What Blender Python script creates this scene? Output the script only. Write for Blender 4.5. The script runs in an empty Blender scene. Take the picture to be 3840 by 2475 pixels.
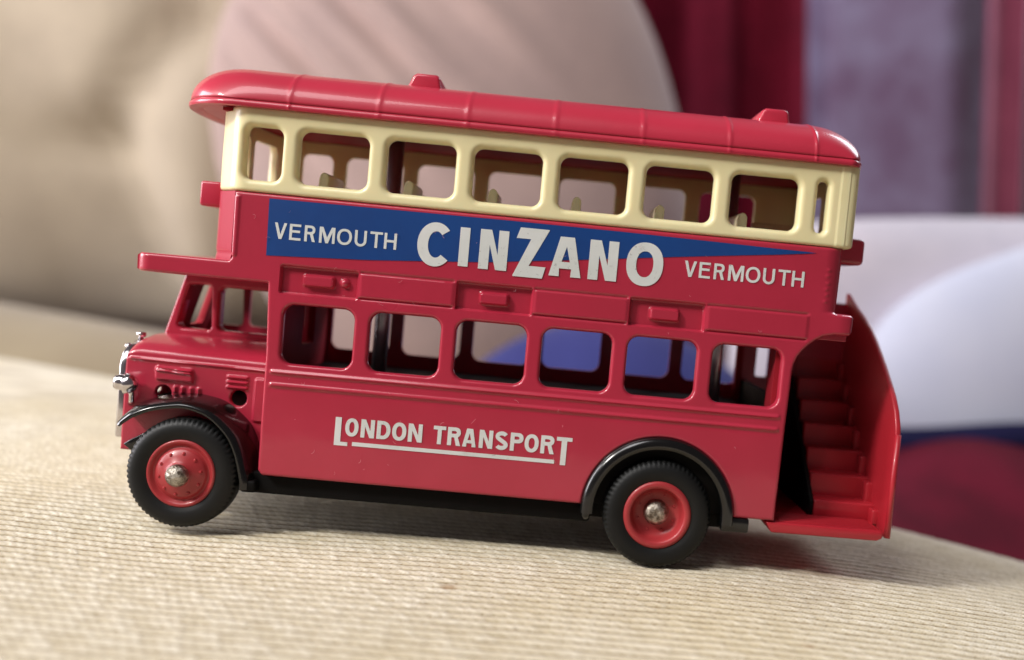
import bpy, bmesh, math, random
import numpy as np
from mathutils import Matrix, Vector, Euler

S = 0.001                      # everything below is written in millimetres
random.seed(4)
RNG = np.random.default_rng(7)
sc = bpy.context.scene
COL = sc.collection

# ------------------------------------------------------------------ camera
ROLL, PITCH, YAW = 0.0936, 0.0503, -0.0311
CAM_BUS = Vector((43.4755, -101.2463, 30.7487))
ORIGIN = Vector((56.5, 0.0, 1.15))            # rear wheel contact, in bus coordinates
TILT = Matrix.Rotation(ROLL, 4, 'Y')
BUS_W = TILT @ Matrix.Translation(-ORIGIN * S)
def rot3(a, b, c):
    return Matrix.Rotation(a, 3, 'Z') @ Matrix.Rotation(b, 3, 'X') @ Matrix.Rotation(c, 3, 'Y')
AX = Matrix(((1, 0, 0), (0, 0, -1), (0, 1, 0)))
Rcv = rot3(ROLL, PITCH, YAW) @ AX
Rbl = Rcv.transposed() @ Matrix(((1, 0, 0), (0, -1, 0), (0, 0, -1)))
cam_d = bpy.data.cameras.new('camera')
cam = bpy.data.objects.new('camera', cam_d); COL.objects.link(cam)
cam.matrix_world = BUS_W @ (Matrix.Translation(CAM_BUS * S) @ Rbl.to_4x4())
cam_d.sensor_fit = 'HORIZONTAL'; cam_d.sensor_width = 36.0
cam_d.lens = 36.0 * 3635.0 / 3840.0
cam_d.shift_x = -(2177.0 - 1920.0) / 3840.0
cam_d.clip_start = 0.005; cam_d.clip_end = 20.0
cam_d.dof.use_dof = True
cam_d.dof.focus_distance = 0.0995
cam_d.dof.aperture_fstop = 16.0
cam_d.dof.aperture_blades = 0
sc.camera = cam

# ------------------------------------------------------------------ light of the room
world = bpy.data.worlds.new('World'); sc.world = world; world.use_nodes = True
bgn = world.node_tree.nodes['Background']
bgn.inputs[0].default_value = (0.84, 0.70, 0.76, 1); bgn.inputs[1].default_value = 0.10

def area(name, loc, target, size, power, color, size_y=None):
    d = bpy.data.lights.new(name, 'AREA'); d.energy = power; d.color = color
    d.shape = 'RECTANGLE'; d.size = size * S; d.size_y = (size_y or size) * S
    o = bpy.data.objects.new(name, d); COL.objects.link(o)
    o.location = Vector(loc) * S
    o.rotation_euler = (Vector(target) - Vector(loc)).to_track_quat('-Z', 'Y').to_euler()
    return o
area('room_lamp', (-420, -280, 430), (-10, 10, 20), 95, 3.1, (1.0, 0.97, 0.92))
area('window_light', (-640, 10, 250), (-20, 60, 20), 360, 4.5, (0.98, 0.95, 1.0), 340)
area('far_fill_light', (500, 430, 470), (70, 120, 20), 320, 2.6, (0.88, 0.92, 1.0))  # added fill from an unseen source, for the pillows and the bus's far side
area('ceiling_light', (-210, -300, 600), (0, 20, 10), 280, 1.9, (1.0, 0.97, 0.97))

sc.view_settings.view_transform = 'Standard'
sc.view_settings.look = 'None'
sc.view_settings.exposure = 0.0
sc.view_settings.gamma = 1.0
sc.render.engine = 'CYCLES'
sc.cycles.use_denoising = True
sc.cycles.max_bounces = 8

# ------------------------------------------------------------------ materials
def lin(r, g, b):
    f = lambda c: (c / 255) / 12.92 if c / 255 <= 0.04045 else ((c / 255 + 0.055) / 1.055) ** 2.4
    return (f(r), f(g), f(b), 1)
def newmat(name, rgb, rough=0.5, metal=0.0, coat=0.0, spec=0.5):
    m = bpy.data.materials.new(name); m.use_nodes = True
    nt = m.node_tree; b = nt.nodes['Principled BSDF']
    b.inputs['Base Color'].default_value = lin(*rgb)
    b.inputs['Roughness'].default_value = rough
    b.inputs['Metallic'].default_value = metal
    b.inputs['Coat Weight'].default_value = coat
    b.inputs['Coat Roughness'].default_value = 0.08
    b.inputs['Specular IOR Level'].default_value = spec
    return m, nt, b
def node(nt, t, **kw):
    n = nt.nodes.new(t)
    for k, v in kw.items():
        if k in n.inputs.keys() if hasattr(n.inputs, 'keys') else False: n.inputs[k].default_value = v
        else: setattr(n, k, v)
    return n
def coords(nt):
    return nt.nodes.new('ShaderNodeTexCoord').outputs['Object']
def noise(nt, vec, scale, detail=3, rough=.55):
    n = nt.nodes.new('ShaderNodeTexNoise'); nt.links.new(vec, n.inputs['Vector'])
    n.inputs['Scale'].default_value = scale; n.inputs['Detail'].default_value = detail
    n.inputs['Roughness'].default_value = rough
    return n
def ramp(nt, fac, p0, p1, c0=(0, 0, 0, 1), c1=(1, 1, 1, 1)):
    r = nt.nodes.new('ShaderNodeValToRGB'); nt.links.new(fac, r.inputs[0])
    r.color_ramp.elements[0].position = p0; r.color_ramp.elements[0].color = c0
    r.color_ramp.elements[1].position = p1; r.color_ramp.elements[1].color = c1
    return r
def mix(nt, fac, a, b):
    m = nt.nodes.new('ShaderNodeMix'); m.data_type = 'RGBA'
    if isinstance(fac, (int, float)): m.inputs[0].default_value = fac
    else: nt.links.new(fac, m.inputs[0])
    for i, v in ((6, a), (7, b)):
        if isinstance(v, tuple): m.inputs[i].default_value = v
        else: nt.links.new(v, m.inputs[i])
    return m.outputs[2]
def bump(nt, b, height, strength, dist):
    n = nt.nodes.new('ShaderNodeBump'); n.inputs['Strength'].default_value = strength
    n.inputs['Distance'].default_value = dist
    nt.links.new(height, n.inputs['Height']); nt.links.new(n.outputs[0], b.inputs['Normal'])
def paint(name, rgb, rgb2, rough, coat, dust=True, orange=0.25, dustcol=(232, 190, 190), spec=0.5):
    m, nt, b = newmat(name, rgb, rough, 0, coat, spec)
    v = coords(nt)
    n1 = noise(nt, v, 120, 4)
    col = mix(nt, ramp(nt, n1.outputs['Fac'], .35, .65).outputs[0], lin(*rgb), lin(*rgb2))
    if dust:
        vo = nt.nodes.new('ShaderNodeTexVoronoi'); nt.links.new(v, vo.inputs['Vector'])
        vo.inputs['Scale'].default_value = 620; vo.inputs['Randomness'].default_value = 1
        dot = ramp(nt, vo.outputs['Distance'], .02, .055, (1, 1, 1, 1), (0, 0, 0, 1))
        gate = ramp(nt, vo.outputs['Color'], .9, .93)
        mu = nt.nodes.new('ShaderNodeMath'); mu.operation = 'MULTIPLY'
        nt.links.new(dot.outputs[0], mu.inputs[0]); nt.links.new(gate.outputs[0], mu.inputs[1])
        mu2 = nt.nodes.new('ShaderNodeMath'); mu2.operation = 'MULTIPLY'
        nt.links.new(mu.outputs[0], mu2.inputs[0]); mu2.inputs[1].default_value = .75
        col = mix(nt, mu2.outputs[0], col, lin(*dustcol))
    nt.links.new(col, b.inputs['Base Color'])
    n2 = noise(nt, v, 60, 3)
    rr = nt.nodes.new('ShaderNodeMapRange'); nt.links.new(n2.outputs['Fac'], rr.inputs[0])
    rr.inputs[1].default_value = .3; rr.inputs[2].default_value = .7
    rr.inputs[3].default_value = rough - .06; rr.inputs[4].default_value = rough + .08
    nt.links.new(rr.outputs[0], b.inputs['Roughness'])
    n3 = noise(nt, v, 900, 3)
    bump(nt, b, n3.outputs['Fac'], orange, .00004)
    return m
M = {}
M['red'] = paint('red_enamel', (180, 44, 67), (174, 40, 62), .33, .5)
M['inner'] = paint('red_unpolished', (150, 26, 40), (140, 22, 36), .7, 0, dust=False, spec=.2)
M['roof'] = paint('red_roof_plastic', (192, 46, 69), (186, 42, 64), .36, .4)
M['step'] = paint('red_step_plastic', (178, 38, 50), (170, 33, 46), .36, .15)
M['cream'] = paint('cream_plastic', (238, 227, 180), (234, 222, 172), .32, .15, dust=False, orange=.12)
b_ = M['cream'].node_tree.nodes['Principled BSDF']
b_.inputs['Subsurface Weight'].default_value = .18
b_.inputs['Subsurface Radius'].default_value = (1.0, .55, .38)
b_.inputs['Subsurface Scale'].default_value = .0016
M['blue'] = paint('blue_print', (18, 66, 132), (14, 58, 122), .42, .1, dustcol=(190, 200, 220))
M['white'] = paint('white_print', (222, 224, 222), (206, 210, 206), .5, 0, dust=True, dustcol=(120, 118, 112))
nt_ = M['white'].node_tree; b_ = nt_.nodes['Principled BSDF']; old_ = b_.inputs['Base Color'].links[0].from_socket
n_ = noise(nt_, coords(nt_), 2200, 4, .75); n2_ = noise(nt_, coords(nt_), 240, 2)
w_ = nt_.nodes.new('ShaderNodeMath'); w_.operation = 'MULTIPLY'
nt_.links.new(ramp(nt_, n_.outputs['Fac'], .60, .70).outputs[0], w_.inputs[0]); nt_.links.new(ramp(nt_, n2_.outputs['Fac'], .42, .6).outputs[0], w_.inputs[1])
nt_.links.new(mix(nt_, w_.outputs[0], old_, lin(150, 146, 146)), b_.inputs['Base Color'])
M['black'] = paint('black_plastic', (16, 16, 16), (10, 10, 10), .2, .35, dustcol=(150, 150, 145), orange=.1)
M['matt'] = paint('dull_black_plastic', (12, 10, 10), (8, 7, 7), .6, 0, dust=False, spec=.15)
M['tyre'] = paint('tyre_rubber', (18, 19, 19), (12, 13, 13), .48, 0, dustcol=(150, 152, 150), spec=.35)
M['rim'] = paint('red_rim_plastic', (170, 54, 58), (162, 48, 52), .34, .1, dust=False)
m_, nt_, b_ = newmat('chrome', (225, 220, 222), .2, 1.0)
M['chrome'] = m_
m_, nt_, b_ = newmat('hub_metal', (178, 172, 160), .36, 1.0)
n_ = noise(nt_, coords(nt_), 1400, 5, .7)
nt_.links.new(mix(nt_, ramp(nt_, n_.outputs['Fac'], .4, .62).outputs[0], lin(110, 100, 88), lin(214, 208, 196)), b_.inputs['Base Color'])
bump(nt_, b_, n_.outputs['Fac'], .9, .00025)
M['hub'] = m_
m_, nt_, b_ = newmat('post_metal', (196, 194, 198), .3, .85); M['post'] = m_
m_, nt_, b_ = newmat('lint', (214, 160, 164), .8); M['lint'] = m_

def fabric(name, rgb, rgb2, rough=.9, sheen=.3, scale=30, weave=2600, wstr=.4):
    m, nt, b = newmat(name, rgb, rough, 0, 0, .2)
    v = coords(nt)
    n1 = noise(nt, v, scale, 4)
    nt.links.new(mix(nt, ramp(nt, n1.outputs['Fac'], .35, .65).outputs[0], lin(*rgb), lin(*rgb2)), b.inputs['Base Color'])
    b.inputs['Sheen Weight'].default_value = sheen
    n2 = noise(nt, v, weave, 2)
    bump(nt, b, n2.outputs['Fac'], wstr, .0003)
    return m

# ------------------------------------------------------------------ mesh helpers (millimetres in, metres out)
def link(name, verts, faces, mat, parent=None, smooth=True, angle=None, label=None):
    me = bpy.data.meshes.new(name)
    v = np.asarray(verts, float) * S
    me.from_pydata(v.tolist() if len(v) < 20000 else v, [], faces)
    if smooth: me.polygons.foreach_set('use_smooth', [True] * len(me.polygons))
    me.materials.append(M[mat] if isinstance(mat, str) else mat)
    me.update()
    if angle: me.set_sharp_from_angle(angle=math.radians(angle))
    o = bpy.data.objects.new(name, me); COL.objects.link(o)
    if parent is not None: o.parent = parent
    if label: o['label'] = label
    return o
def bevel(o, w, seg=3, ang=35):
    b = o.modifiers.new('bevel', 'BEVEL'); b.width = w * S; b.segments = seg
    b.limit_method = 'ANGLE'; b.angle_limit = math.radians(ang); b.harden_normals = False
    return o
def box(name, lo, hi, mat, parent, bev=.2, seg=3, taper=None):
    (x0, y0, z0), (x1, y1, z1) = lo, hi
    v = [(x0, y0, z0), (x1, y0, z0), (x1, y1, z0), (x0, y1, z0), (x0, y0, z1), (x1, y0, z1), (x1, y1, z1), (x0, y1, z1)]
    f = [(0, 3, 2, 1), (4, 5, 6, 7), (0, 1, 5, 4), (1, 2, 6, 5), (2, 3, 7, 6), (3, 0, 4, 7)]
    o = link(name, v, f, mat, parent, smooth=bev > 0)
    if bev > 0: bevel(o, bev, seg)
    return o
def prism(name, poly, y0, y1, mat, parent, bev=.2, seg=3, axis='y'):
    """extrude a closed outline: poly in (x,z) along y, or (y,z) along x, or (x,y) along z"""
    n = len(poly)
    def mk(a, b, t): return (a, t, b) if axis == 'y' else ((t, a, b) if axis == 'x' else (a, b, t))
    v = [mk(a, b, y0) for a, b in poly] + [mk(a, b, y1) for a, b in poly]
    f = [tuple(range(n)), tuple(range(2 * n - 1, n - 1, -1))]
    f += [(i, n + i, n + (i + 1) % n, (i + 1) % n) for i in range(n)]
    o = link(name, v, f, mat, parent)
    bm = bmesh.new(); bm.from_mesh(o.data); bmesh.ops.recalc_face_normals(bm, faces=bm.faces); bm.to_mesh(o.data); bm.free()
    if bev > 0: bevel(o, bev, seg)
    else: o.data.set_sharp_from_angle(angle=math.radians(35))
    return o
def lathe(name, prof, centre, mat, parent, seg=72, sign=-1, angle=40, rmod=None):
    """prof: list of (radius, out) revolved about y through centre=(x,y,z); out goes to the viewer (-y)"""
    cx, cy, cz = centre; v = []; f = []
    for k in range(seg):
        t = 2 * math.pi * k / seg
        for j, (r, o) in enumerate(prof):
            rr = r if rmod is None else rmod(j, k, r)
            v.append((cx + rr * math.cos(t), cy + sign * o, cz + rr * math.sin(t)))
    n = len(prof)
    for k in range(seg):
        a, b = k * n, ((k + 1) % seg) * n
        for j in range(n - 1):
            q = (a + j, a + j + 1, b + j + 1, b + j)
            f.append(q if sign < 0 else q[::-1])
    o = link(name, v, f, mat, parent)
    bm = bmesh.new(); bm.from_mesh(o.data); bmesh.ops.remove_doubles(bm, verts=bm.verts, dist=1e-7)
    bmesh.ops.recalc_face_normals(bm, faces=bm.faces); bm.to_mesh(o.data); bm.free()
    o.data.polygons.foreach_set('use_smooth', [True] * len(o.data.polygons))
    if angle: o.data.set_sharp_from_angle(angle=math.radians(angle))
    return o
def tube(name, pts, r, mat, parent, seg=12):
    v = []; f = []; n = len(pts)
    for i, p in enumerate(pts):
        p = Vector(p); d = (Vector(pts[min(i + 1, n - 1)]) - Vector(pts[max(i - 1, 0)])).normalized()
        u = d.orthogonal().normalized() if i == 0 else (u - d * u.dot(d)).normalized()
        w = d.cross(u)
        for k in range(seg):
            t = 2 * math.pi * k / seg
            v.append(tuple(p + (u * math.cos(t) + w * math.sin(t)) * (r[i] if isinstance(r, (list, tuple)) else r)))
    for i in range(n - 1):
        for k in range(seg):
            f.append((i * seg + k, i * seg + (k + 1) % seg, (i + 1) * seg + (k + 1) % seg, (i + 1) * seg + k))
    f.append(tuple(range(seg - 1, -1, -1))); f.append(tuple(range((n - 1) * seg, n * seg)))
    return link(name, v, f, mat, parent)

# signed distances (negative inside)
def sd_box(X, Z, x0, x1, z0, z1, r=0.0):
    qx = np.abs(X - (x0 + x1) / 2) - (x1 - x0) / 2 + r
    qz = np.abs(Z - (z0 + z1) / 2) - (z1 - z0) / 2 + r
    return np.hypot(np.maximum(qx, 0), np.maximum(qz, 0)) + np.minimum(np.maximum(qx, qz), 0) - r
def sd_poly(X, Z, P, r=0.0):
    d = np.full(X.shape, 1e9); s = np.ones(X.shape); n = len(P)
    for i in range(n):
        a, b = P[i], P[i - 1]
        ex, ez = b[0] - a[0], b[1] - a[1]
        wx, wz = X - a[0], Z - a[1]
        t = np.clip((wx * ex + wz * ez) / (ex * ex + ez * ez + 1e-12), 0, 1)
        d = np.minimum(d, (wx - ex * t) ** 2 + (wz - ez * t) ** 2)
        c1 = Z >= a[1]; c2 = Z < b[1]; c3 = ex * wz > ez * wx
        flip = (c1 & c2 & c3) | (~c1 & ~c2 & ~c3)
        s = np.where(flip, -s, s)
    return s * np.sqrt(d) - r
def inset_poly(P, r):
    """move each edge of a convex outline inwards by r"""
    n = len(P); A = sum(P[i][0] * P[(i + 1) % n][1] - P[(i + 1) % n][0] * P[i][1] for i in range(n)); sg = 1 if A > 0 else -1
    L = []
    for i in range(n):
        a, b = P[i], P[(i + 1) % n]; l = math.hypot(b[0] - a[0], b[1] - a[1])
        nx, nz = -(b[1] - a[1]) / l * sg, (b[0] - a[0]) / l * sg
        L.append((nx, nz, nx * a[0] + nz * a[1] + r))
    out = []
    for i in range(n):
        a, b = L[i - 1], L[i]; D = a[0] * b[1] - a[1] * b[0]
        out.append(((a[2] * b[1] - a[1] * b[2]) / D, (a[0] * b[2] - a[2] * b[0]) / D))
    return out
def ss(t): t = np.clip(t, 0, 1); return t * t * (3 - 2 * t)
def soft(d, w): return ss(.5 - d / w)                  # 1 inside, 0 outside
def fillet(d, r): t = np.clip(d / r, 0, 1); return r * (1 - np.sqrt(np.clip(1 - (1 - t) ** 2, 0, 1)))

def sheet(name, x0, x1, z0, z1, res, sdf, relief, place, thick, mat, parent, angle=50, back=True):
    """A cast plate: grid over (x,z), kept where sdf<0 with its edges moved onto the outline,
    relief(x,z,d) gives the outward height, place(x,z,h) the point in bus coordinates."""
    nx = max(2, int(round((x1 - x0) / res)) + 1); nz = max(2, int(round((z1 - z0) / res)) + 1)
    X, Z = np.meshgrid(np.linspace(x0, x1, nx), np.linspace(z0, z1, nz), indexing='ij')
    hx, hz = X[1, 0] - X[0, 0], Z[0, 1] - Z[0, 0]
    d = sdf(X, Z)
    gx, gz = np.gradient(d, hx, hz); g = np.maximum(np.hypot(gx, gz), .3); gx, gz = gx / g, gz / g
    near = np.abs(d) < .45 * max(hx, hz)
    inside = (d < 0) | near
    solid = (d < 0) & ~near
    c = [solid[:-1, :-1], solid[1:, :-1], solid[1:, 1:], solid[:-1, 1:]]
    cell = c[0] | c[1] | c[2] | c[3]
    used = np.zeros(X.shape, bool)
    used[:-1, :-1] |= cell; used[1:, :-1] |= cell; used[1:, 1:] |= cell; used[:-1, 1:] |= cell
    mv = used & ~solid
    X = np.where(mv, X - d * gx, X); Z = np.where(mv, Z - d * gz, Z)
    X = np.clip(X, x0, x1); Z = np.clip(Z, z0, z1)
    dd = np.where(mv, 0, d)
    idx = -np.ones(X.shape, int); n = used.sum(); idx[used] = np.arange(n)
    Xu, Zu, du = X[used], Z[used], dd[used]
    front = place(Xu, Zu, relief(Xu, Zu, np.maximum(-du, 0)))
    I, J = np.nonzero(cell)
    F = np.stack([idx[I, J], idx[I + 1, J], idx[I + 1, J + 1], idx[I, J + 1]], 1)
    V = front; faces = F
    if back:
        V = np.concatenate([front, place(Xu, Zu, np.full(n, -thick))])
        E = np.concatenate([F[:, [0, 1]], F[:, [1, 2]], F[:, [2, 3]], F[:, [3, 0]]])
        key = np.sort(E, 1); k = key[:, 0] * (n + 1) + key[:, 1]
        _, inv, cnt = np.unique(k, return_inverse=True, return_counts=True)
        B = E[cnt[inv] == 1]
        side = np.stack([B[:, 1], B[:, 0], B[:, 0] + n, B[:, 1] + n], 1)
        faces = np.concatenate([F, F[:, ::-1] + n, side])
    tri = V[faces[:, [0, 1, 2]]] - V.mean(0)
    if back and np.einsum('ij,ij->i', tri[:, 0], np.cross(tri[:, 1], tri[:, 2])).sum() < 0: faces = faces[:, ::-1]
    me = bpy.data.meshes.new(name)
    V = np.ascontiguousarray(V * S, dtype=np.float32); faces = np.ascontiguousarray(faces, dtype=np.int32)
    me.vertices.add(len(V)); me.vertices.foreach_set('co', V.ravel())
    me.loops.add(faces.size); me.loops.foreach_set('vertex_index', faces.ravel())
    me.polygons.add(len(faces)); me.polygons.foreach_set('loop_start', np.arange(0, faces.size, 4, dtype=np.int32))
    me.polygons.foreach_set('use_smooth', np.ones(len(faces), bool))
    me.update(calc_edges=True); me.validate()
    me.materials.append(M[mat] if isinstance(mat, str) else mat)
    me.set_sharp_from_angle(angle=math.radians(angle))
    o = bpy.data.objects.new(name, me); COL.objects.link(o)
    if parent is not None: o.parent = parent
    return o

# ------------------------------------------------------------------ the toy bus
WID = 24.0
bus = bpy.data.objects.new('toy_bus', None); COL.objects.link(bus)
bus.matrix_world = BUS_W
bus['label'] = 'red toy double-decker bus with cream upper windows, tilted on the beige cushion'
bus['category'] = 'toy bus'

LOWWIN = [(15.75 + 9 * i, 23.1 + 9 * i, 19.3, 25.5) for i in range(6)]
ARCH = (56.5, 7.0, 8.05)
def curve_pts(P): return P
REAR_CURVE = [(73.3, 27.54), (72.13, 27.25), (71.4, 26.8), (70.8, 26.3), (70.2, 25.65), (69.75, 25.0), (69.45, 24.2), (69.34, 23.4)]
OUT = ([(14.75, 7.4), (14.32, 7.9), (14.25, 12.7), (14.25, 20), (13.9, 27.5), (.6, 27.55), (.15, 27.8), (.1, 29.2), (.5, 29.5),
        (9.7, 29.5), (9.95, 29.8), (9.85, 36.7), (73.5, 36.7), (73.42, 29.85), (75.1, 29.8), (75.35, 29.5), (75.3, 27.9), (75.0, 27.58)]
       + REAR_CURVE + [(69.2, 17.6), (69.08, 7.25)])
def near_sdf(X, Z):
    d = sd_poly(X, Z, OUT)
    d = np.maximum(d, -(np.hypot(X - ARCH[0], Z - ARCH[1]) - ARCH[2]))
    for w in LOWWIN: d = np.maximum(d, -sd_box(X, Z, w[0], w[1], w[2], w[3], 1.15))
    return d
RECESS = [(15.2, 23.1), (33.4, 41.25), (51.6, 59.45)]
PANEL = [(23.2, 33.3), (41.35, 51.5), (59.55, 70.6)]
BLOCK = [(17.46, 20.66, 27.6, 28.72), (35.85, 38.8, 27.45, 28.6), (53.72, 56.78, 27.45, 28.66)]
def near_relief(X, Z, d):
    h = -fillet(d, .34)
    rec = np.zeros(X.shape)
    for a, b in RECESS: rec = np.maximum(rec, soft(sd_box(X, Z, a, b, 26.65, 29.5, .15), .2))
    h = h - .62 * rec
    for a, b in PANEL:
        rng = ss((X - a) / .4) * ss((b - X) / .4)
        h = h + rng * .10 * ss((Z - 26.75) / .2) * ss((29.5 - Z) / .2)
        for zz in (26.78, 29.48): h = h - rng * .20 * np.exp(-((Z - zz) / .11) ** 2)
    for b in BLOCK: h = h + .6 * soft(sd_box(X, Z, *b, .25), .26)
    k = np.hypot(X - 21.75, Z - 28.2); h = h + .5 * np.sqrt(np.clip(1 - (k / .5) ** 2, 0, 1))
    rng = ss((X - 14.7) / .5) * ss((68.6 - X) / .4)
    for zz in (18.42, 17.06): h = h + rng * .26 * np.exp(-((Z - zz) / .16) ** 2) - rng * .05 * np.exp(-((Z - zz + .42) / .2) ** 2)
    # plan rounding of the canopy front and of the upper rear corner
    t = np.clip((1.7 - X) / 1.62, 0, 1); h = h - 1.6 * (1 - np.sqrt(1 - np.minimum(t, .97) ** 2)) * (Z > 27)
    t = np.clip((X - 71.6) / 2.0, 0, 1); up = ss((Z - 29.6) / .4)
    h = h - up * 1.5 * (1 - np.sqrt(1 - np.minimum(t, .97) ** 2))
    t = np.clip((X - 73.6) / 2.0, 0, 1); lo_ = ss((30.0 - Z) / .3) * (Z > 27)
    h = h - lo_ * .9 * (1 - np.sqrt(1 - np.minimum(t, .97) ** 2))
    # cast corner strip at the upper front, tiny embossed marks at the upper rear
    h = h + .12 * ss((10.55 - X) / .15) * ss((Z - 29.9) / .2) * ss((36.3 - Z) / .2)
    for i, zz in enumerate((31.0, 31.7, 32.3, 32.9, 33.7, 34.3)):
        h = h + .09 * np.exp(-((X - 72.0 - .1 * (i % 2)) / .22) ** 2 - ((Z - zz) / .14) ** 2)
    # slight waviness of the casting
    h = h + .004 * np.sin(X * .9 + Z * .7) + .005 * np.sin(X * .33 - Z * .51)
    return h
def near_place(X, Z, h): return np.stack([X, -h, Z], 1)
sheet('side_wall', 0, 75.5, 7.1, 36.8, .115, near_sdf, near_relief, near_place, .9, 'red', bus)

# far wall (offside), seen through the windows, with the side of the driver's cab
CABW1 = [(1.6, 26.2), (4.2, 26.3), (4.5, 21.05), (.5, 21.1)]
CABW2 = (5.2, 12.0, 21.1, 26.15)
STAIRTOP = [(81.9, 17.8), (81.9, 6.5)]
FOUT = ([(0, 9.0), (-.85, 12), (-.85, 20.2), (1.15, 27.4), (.9, 27.6), (.9, 29.5), (9.9, 29.5), (9.9, 36.7), (73.5, 36.7), (73.5, 31.0), (81.6, 31.0), (81.6, 6.5), (66, 6.5), (66, 7.3), (14, 7.3)])
def far_sdf(X, Z):
    d = sd_poly(X, Z, FOUT)
    d = np.maximum(d, -(np.hypot(X - ARCH[0], Z - ARCH[1]) - ARCH[2]))
    for w in LOWWIN: d = np.maximum(d, -sd_box(X, Z, w[0], w[1], w[2], w[3], 1.15))
    d = np.maximum(d, -sd_poly(X, Z, inset_poly(CABW1, .5), .5))
    d = np.maximum(d, -sd_box(X, Z, *CABW2, .6))
    d = np.maximum(d, -sd_box(X, Z, 70.35, 71.9, 20.6, 25.8, .3))
    return d
sheet('side_wall', -1, 81.8, 6.4, 36.8, .24, far_sdf, lambda X, Z, d: -fillet(d, .3), lambda X, Z, h: np.stack([X, WID + h, Z], 1)[:, :], .9, 'red', bus)

# plan path helper: plates bent along a polyline in plan
def path_place(P, closed=False):
    P = np.array(P, float); Q = np.concatenate([P, P[:1]]) if closed else P
    seg = np.diff(Q, axis=0); L = np.hypot(seg[:, 0], seg[:, 1]); s = np.concatenate([[0], np.cumsum(L)])
    ang = np.unwrap(np.arctan2(seg[:, 1], seg[:, 0])); mid = (s[:-1] + s[1:]) / 2
    def place(U, Z, h):
        if closed:
            x = np.interp(U % s[-1], s, Q[:, 0]); y = np.interp(U % s[-1], s, Q[:, 1])
        else: x = np.interp(U, s, Q[:, 0]); y = np.interp(U, s, Q[:, 1])
        a = np.interp(U, mid, ang)
        nxv, nyv = np.sin(a) * -1, np.cos(a)          # left of travel
        return np.stack([x + nxv * h, y + nyv * h, Z], 1)
    return place, s
def rounded(P, r, n=8, closed=True):
    out = []; m = len(P)
    for i in range(m):
        if not closed and i in (0, m - 1): out.append(P[i]); continue
        p, a, b = Vector(P[i]), Vector(P[i - 1]), Vector(P[(i + 1) % m])
        u, v = (a - p), (b - p); rr = min(r, u.length * .45, v.length * .45)
        u = p + u.normalized() * rr; v = p + v.normalized() * rr
        for k in range(n + 1):
            t = k / n; out.append(tuple(u * (1 - t) ** 2 + p * 2 * t * (1 - t) + v * t * t))
    return out

# upper red front and rear walls (walk so that outside is on the left of travel)
FP = rounded([(9.9, 23.9), (6.9, 20.2), (6.2, 12), (6.9, 3.8), (9.9, .1)], 1.2, closed=False)[::-1]
pl, s_ = path_place(FP)
LF = s_[-1]
flip = lambda f: (lambda U, Z, h: f(U, Z, -h))
# travel from near corner to far corner along the front: outside (-x) is on the left when walking +y
sheet('front_wall', 0, LF, 29.4, 36.7, .2, lambda X, Z: sd_box(X, Z, 0, LF, 29.4, 36.7), lambda X, Z, d: -.0 * X - .1 * np.exp(-((Z - 30.2) / .2) ** 2), pl, .8, 'red', bus)
RP = rounded([(73.35, 1.2), (73.9, 4), (74.1, 12), (73.9, 20), (73.35, 22.8)], 1.0, closed=False)[::-1]
pl, s_ = path_place(RP); LR = s_[-1]
sheet('rear_wall', 0, LR, 29.4, 36.7, .25, lambda X, Z: sd_box(X, Z, 0, LR, 29.4, 36.7), lambda X, Z, d: 0 * X, pl, .8, 'red', bus)

# canopy slab above bonnet and cab, deck floors
prism('canopy', rounded([(.2, 1.5), (-.2, 12), (.2, 22.5), (14, 23.1), (14, .88)], .8), 27.62, 29.42, 'red', bus, .3, axis='z')
box('upper_floor', (10, .95, 29.0), (73.2, 23.05, 30.4), 'red', bus, 0)
box('rear_ledge', (73.1, 1.0, 27.7), (75.25, 23.2, 29.7), 'red', bus, .3)
o = box('destination_box', (4.4, 5.2, 35.05), (6.9, 18.8, 37.75), 'red', bus, .3)
o = box('destination_box', (73.6, 5.0, 35.3), (77.2, 19, 38.2), 'red', bus, .5)

# ------------------------------------------------------------------ print on the side
def add_flat(name, polys, z_out, mat, label=None, curve_res=None):
    """flat print: closed outlines (holes cut by even-odd fill) as a very thin layer on the wall"""
    cu = bpy.data.curves.new(name, 'CURVE'); cu.dimensions = '2D'; cu.fill_mode = 'BOTH'; cu.extrude = .012 * S
    for P in polys:
        sp = cu.splines.new('POLY'); sp.points.add(len(P) - 1); sp.use_cyclic_u = True
        for i, (x, z) in enumerate(P): sp.points[i].co = (x * S, z * S, 0, 1)
    tmp = bpy.data.objects.new(name, cu); COL.objects.link(tmp)
    dg = bpy.context.evaluated_depsgraph_get(); me = bpy.data.meshes.new_from_object(tmp.evaluated_get(dg))
    COL.objects.unlink(tmp); bpy.data.objects.remove(tmp); bpy.data.curves.remove(cu)
    for v in me.vertices:
        x, z, t = v.co; v.co = (x, -(z_out * S + t), z)
    bm = bmesh.new(); bm.from_mesh(me); bmesh.ops.recalc_face_normals(bm, faces=bm.faces); bm.to_mesh(me); bm.free()
    me.materials.clear(); me.materials.append(M[mat])
    o = bpy.data.objects.new(name, me); COL.objects.link(o); o.parent = bus
    if label: o['label'] = label
    return o
def arc(cx, cz, rx, rz, a0, a1, n=16, p=2.0):
    out = []
    for i in range(n + 1):
        a = math.radians(a0 + (a1 - a0) * i / n); c, s = math.cos(a), math.sin(a)
        k = 2 / p
        out.append((cx + rx * math.copysign(abs(c) ** k, c), cz + rz * math.copysign(abs(s) ** k, s)))
    return out
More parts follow.
